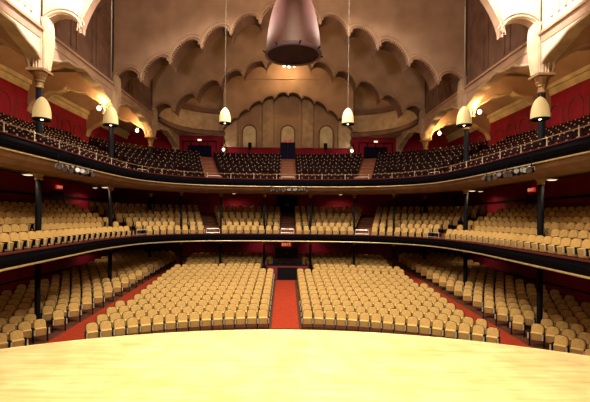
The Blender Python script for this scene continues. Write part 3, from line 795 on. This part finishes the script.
# wall ornaments with lights at the ends of the beige wall
for s in (-1, 1):
    root = empty('wall_sconce', (s * 6.35, YC - .25, 12.1)); tag(root, 'gilt bracket with a bright lamp on the %s end of the beige rear wall' % SIDE(s), 'sconce', 'gilt sconces')
    mb = MB(); mb.tube([(0, .2, -.9), (0, .05, -.5), (0, -.1, .1), (0, 0, .8), (0, .1, 1.35)], [.03, .14, .24, .16, .03], 8); mb.tube([(-.2, 0, .3), (0, -.15, .5), (.2, 0, .3)], .06, 6); mb.build('bracket', M['gilt'], root, True)
    mb = MB(); mb.lathe([(.001, -.15), (.09, -.12), (.15, 0), (.09, .12), (.001, .15)], 12, cy=-.4, cx=-.0); mb.build('lamp_globe', M['bulb'], root, True)
    lamp('POINT', 'sconce_light', (s * 6.35, YC - 1.0, 12.2), 60, CREAM, .1)

# stage lanterns hung below the upper gallery
def lantern_bar(p0, p1, n, lab, cat, aimdir):
    p0, p1 = Vector(p0), Vector(p1); root = empty('lighting_bar', p0); tag(root, lab, 'lighting bar', 'lighting bars under the upper gallery')
    mb = MB(); mb.tube([(0, 0, 0), p1 - p0], .03, 8)
    for f in (.05, .5, .95): q = (p1 - p0) * f; mb.tube([q, q + Vector((0, 0, .45))], .02, 6)
    mb.build('pipe', M['iron'], root)
    rng = random.Random(n)
    for i in range(n):
        q = p0 + (p1 - p0) * ((i + .5) / n)
        l = empty('stage_lantern', (q.x, q.y, q.z)); tag(l, 'black stage lantern on %s, %s from its left end' % (cat, nth(i + 1)), 'stage lantern', 'stage lanterns')
        l.rotation_euler = (math.radians(rng.uniform(-15, 25)), 0, math.atan2(aimdir[0], -aimdir[1]) + rng.uniform(-.4, .4))
        mb = MB(); mb.tube([(0, .2, -.2), (0, .12, -.2), (0, -.08, -.2), (0, -.22, -.2)], [.05, .1, .1, .13], 10); mb.build('body', M['black'], l)
        mb = MB(); mb.tube([(-.13, 0, -.2), (-.13, 0, -.04), (0, 0, -.02), (.13, 0, -.04), (.13, 0, -.2)], .014, 5); mb.build('yoke', M['chrome'], l)
        mb = MB(); mb.tube([(0, -.215, -.2), (0, -.228, -.2)], .11, 10); mb.build('lens', M['glass_dark'], l)
lantern_bar((-9.95, 17.0, 7.72), (-9.95, 20.2, 7.72), 7, 'row of stage lanterns under the left side of the upper gallery', 'the left bar', (1, -1))
lantern_bar((9.95, 16.3, 7.72), (9.95, 20.4, 7.72), 9, 'row of stage lanterns under the right side of the upper gallery', 'the right bar', (-1, -1))
lantern_bar((-1.4, 30.5, 7.72), (1.6, 30.5, 7.72), 7, 'row of stage lanterns under the centre of the upper gallery', 'the centre bar', (0, -1))

# ---------------------------------------------------------------- exit signs and doors
LET = {'E': [((0, 0), (0, 1)), ((0, 1), (.6, 1)), ((0, .5), (.5, .5)), ((0, 0), (.6, 0))], 'X': [((0, 0), (.6, 1)), ((0, 1), (.6, 0))], 'I': [((.3, 0), (.3, 1))], 'T': [((0, 1), (.6, 1)), ((.3, 0), (.3, 1))]}
def exit_sign(loc, rz, lab, sc_=1.0):
    root = empty('exit_sign', loc, rz); tag(root, lab, 'exit sign', 'exit signs')
    mb = MB(); mb.box(-.36 * sc_, .36 * sc_, -.05, .05, 0, .26 * sc_); mb.build('sign_box', M['exit'], root)
    mb = MB()
    for i, ch in enumerate('EXIT'):
        for a, c in LET[ch]:
            p = [(-.29 * sc_ + i * .155 * sc_ + q[0] * .17 * sc_, -.06, .055 * sc_ + q[1] * .15 * sc_) for q in (a, c)]
            mb.tube(p, .012 * sc_, 4)
    mb.build('lettering', M['exit_letter'], root)
dn = [0]
def door(x, y, z, rz, wd, h, lab, m=None, double=False):
    dn[0] += 1
    root = empty('door_%d' % dn[0], (x, y, z), rz); struct(root, lab)
    mb = MB(); mb.box(-wd / 2 - .1, -wd / 2, -.1, .02, 0, h + .1); mb.box(wd / 2, wd / 2 + .1, -.1, .02, 0, h + .1); mb.box(-wd / 2, wd / 2, -.1, .02, h, h + .1); mb.build('door_frame', M['wall_red_trim'], root)
    n = 2 if double else 1
    for i in range(n):
        w1 = wd / n; x0 = -wd / 2 + w1 * i
        mb = MB(); mb.box(x0 + .01, x0 + w1 - .01, -.05, .0, 0, h); mb.box(x0 + .12, x0 + w1 - .12, -.065, -.05, .2, h * .45); mb.box(x0 + .12, x0 + w1 - .12, -.065, -.05, h * .52, h - .15)
        lf = mb.build('door_leaf', m or M['door'], root)
        mb = MB(); hx = x0 + w1 - .09 if i == 0 else x0 + .09; mb.tube([(hx, -.1, h * .42), (hx, -.1, h * .54)], .02, 6); mb.build('door_handle', M['brass'], lf)
for s in (-1, 1):
    yy = 28.5 if s < 0 else 26.8
    door(s * (XW - .01), yy, Z1 + RI1 * ROWS, PI / 2 * (1 if s < 0 else -1), 1.5, 1.35, 'dark exit door in the %s wall behind the middle balcony' % SIDE(s))
    exit_sign((s * (XW - .2), yy, 7.35), PI / 2 * (1 if s < 0 else -1), 'red exit sign over the %s side door of the middle balcony' % SIDE(s))
exit_sign((-.05, YG - .12, 2.72), 0, 'red exit sign under the middle balcony at the end of the centre aisle', 1.3)
door(0, YG - .02, hfl(0, YG), 0, 2.2, .01 + 1.0, 'dark double doors at the end of the centre aisle', double=True)
door(0, 39.4 - .02, Z1 + RI1 * ROWS, 0, 2.0, 1.75, 'dark blue double doors at the top of the middle balcony steps', M['navy'], True)
# booth at the top of the upper gallery centre steps
root = empty('entrance_booth', (0, 38.9, Z2 + RI2 * ROWS)); tag(root, 'dark blue doorway booth at the top of the gallery centre steps', 'booth')
mb = MB(); mb.box(-.72, -.6, -.6, 1.2, 0, 1.75); mb.box(.6, .72, -.6, 1.2, 0, 1.75); mb.box(-.72, .72, -.6, 1.2, 1.65, 1.75); mb.build('frame', M['black'], root)
mb = MB(); mb.box(-.6, -.02, -.5, -.45, 0, 1.65); mb.box(.02, .6, -.5, -.45, 0, 1.65); mb.box(-.5, -.15, -.52, -.5, .8, 1.5); mb.box(.15, .5, -.52, -.5, .8, 1.5); mb.build('door_leaves', M['navy'], root)
for x in (-.22, .2):
    root = empty('signal_lamp', (x, 38.7, Z2 + RI2 * ROWS + 1.75)); tag(root, 'small red lamp on top of the gallery entrance booth, %s one' % ('left' if x < 0 else 'right'), 'lamp')
    mb = MB(); mb.lathe([(.12, 0), (.13, .2), (.08, .36), (.001, .4)], 10, caps=False); mb.build('lens', M['booth_glow'], root, True)
# dark windows of the side boxes
wn = 0
for s in (-1, 1):
    wn += 1
    root = empty('window_%d' % wn, (s * 9.0, YB - .02, 11.35)); struct(root, 'dark box window in the rear wall, %s side' % SIDE(s))
    mb = MB(); mb.box(-1.75, 1.75, -.25, 0, -.3, -.15); mb.box(-1.75, 1.75, -.12, 0, 1.75, 1.85)
    for x in (-1.7, -.85, 0, .85, 1.7): mb.box(x - .04, x + .04, -.1, 0, -.2, 1.8)
    mb.tube([(-1.75, -.3, .35), (1.75, -.3, .35)], .03, 6)
    mb.build('window_frame', M['black'], root)
    mb = MB(); mb.box(-1.2, 1.2, -.05, -.01, .1, 1.4); mb.build('pane', M['navy'], root)
    mb = MB(); mb.box(-1.9, 1.9, -.9, -.4, -1.3, -.2); mb.build('box_front', M['fascia'], root)
    mb = MB(); mb.bbox(-.18, .18, -.2, -.05, 1.86, 2.0, .03)
    tag(mb.build('wall_light', M['disc'], loc=(s * 9.0, YB - .03, 11.35)), 'small white light over the %s box window' % SIDE(s), 'lamp', 'lights over the box windows')
# loudspeakers on the rear dado
for s in (-1, 1):
    root = empty('loudspeaker', (s * 3.75, YC - .5, Z2 + RI2 * ROWS)); tag(root, 'small black loudspeaker on a stand before the %s niche' % ('leftmost' if s < 0 else 'rightmost'), 'loudspeaker')
    mb = MB(); mb.bbox(-.17, .17, -.14, .14, 1.35, 1.95, .03); mb.build('cabinet', M['black'], root)
    mb = MB(); mb.tube([(0, 0, 0), (0, 0, 1.35)], .03, 6); mb.tube([(-.25, 0, .02), (.25, 0, .02)], .03, 6); mb.build('stand', M['iron'], root)
    mb = MB(); mb.tube([(0, -.14, 1.6), (0, -.15, 1.6)], .11, 12); mb.build('cone', M['iron'], root)

# blind arches along the red gallery walls
for s in (-1, 1):
    mb = MB()
    for k in range(18):
        y = 11.5 + k * 1.65; pl = [(s * (XW - .02), y - .6, 11.0)] + [(s * (XW - .02), y - .6 * math.cos(PI * q / 8), 12.0 + .6 * math.sin(PI * q / 8)) for q in range(9)] + [(s * (XW - .02), y + .6, 11.0)]
        mb.tube(pl, .05, 5)
    struct(mb.build('trim_%d' % (11 if s < 0 else 12), M['wall_red_trim']), 'row of blind arches on the %s red wall' % SIDE(s))

# ---------------------------------------------------------------- mixing booth at the end of the centre aisle
zb = hfl(0, 30)
root = empty('mixing_booth', (0, 29.6, zb - .02)); tag(root, 'low dark booth blocking the end of the centre aisle', 'booth')
mb = MB(); mb.box(-1.6, 1.6, 0, .08, 0, 1.0); mb.box(-1.6, -1.52, 0, 3.6, 0, 1.15); mb.box(1.52, 1.6, 0, 3.6, 0, 1.15); mb.build('side_panels', M['wall_red_trim'], root)
mb = MB(); mb.box(-.72, .72, -.06, 0, .02, .9); mb.build('front_panel', M['black'], root)
mb = MB(); mb.box(-1.3, 1.3, .4, 1.1, .95, 1.02); 
for x in (-1.2, 1.2): mb.box(x - .04, x + .04, .45, 1.05, 0, .95)
mb.build('desk', M['black'], root)
for i, (x, w1, h1) in enumerate(((-.85, .5, .35), (-.1, .8, .22), (.8, .55, .4))):
    mb = MB(); mb.bbox(-w1 / 2, w1 / 2, -.2, .2, 0, h1, .03)
    for k in range(4): mb.box(-w1 / 2 + .06, w1 / 2 - .06, -.215, -.2, .05 + k * h1 / 5, .07 + k * h1 / 5)
    tag(mb.build('equipment_case', M['black'], loc=(x, 30.3, zb + 1.0)), 'black equipment case on the mixing booth desk, %s of three' % ('left', 'middle', 'right')[i], 'equipment', 'equipment on the booth desk')
# low red barriers behind the rear columns under the balcony
for s in (-1, 1):
    mb = MB()
    for k in range(7): mb.box(s * 7.0 - .9 + k * .3 - .02, s * 7.0 - .9 + k * .3 + .02, -.02, .02, 0, 1.75)
    mb.box(s * 7 - .95, s * 7 + .95, -.03, .03, 1.72, 1.8); mb.box(s * 7 - .95, s * 7 + .95, -.03, .03, .9, .96)
    tag(mb.build('standing_rail', M['black'], loc=(0, 37.6, hfl(7, 37.6))), 'dark open rail against the rear red wall, %s half' % SIDE(s), 'rail')
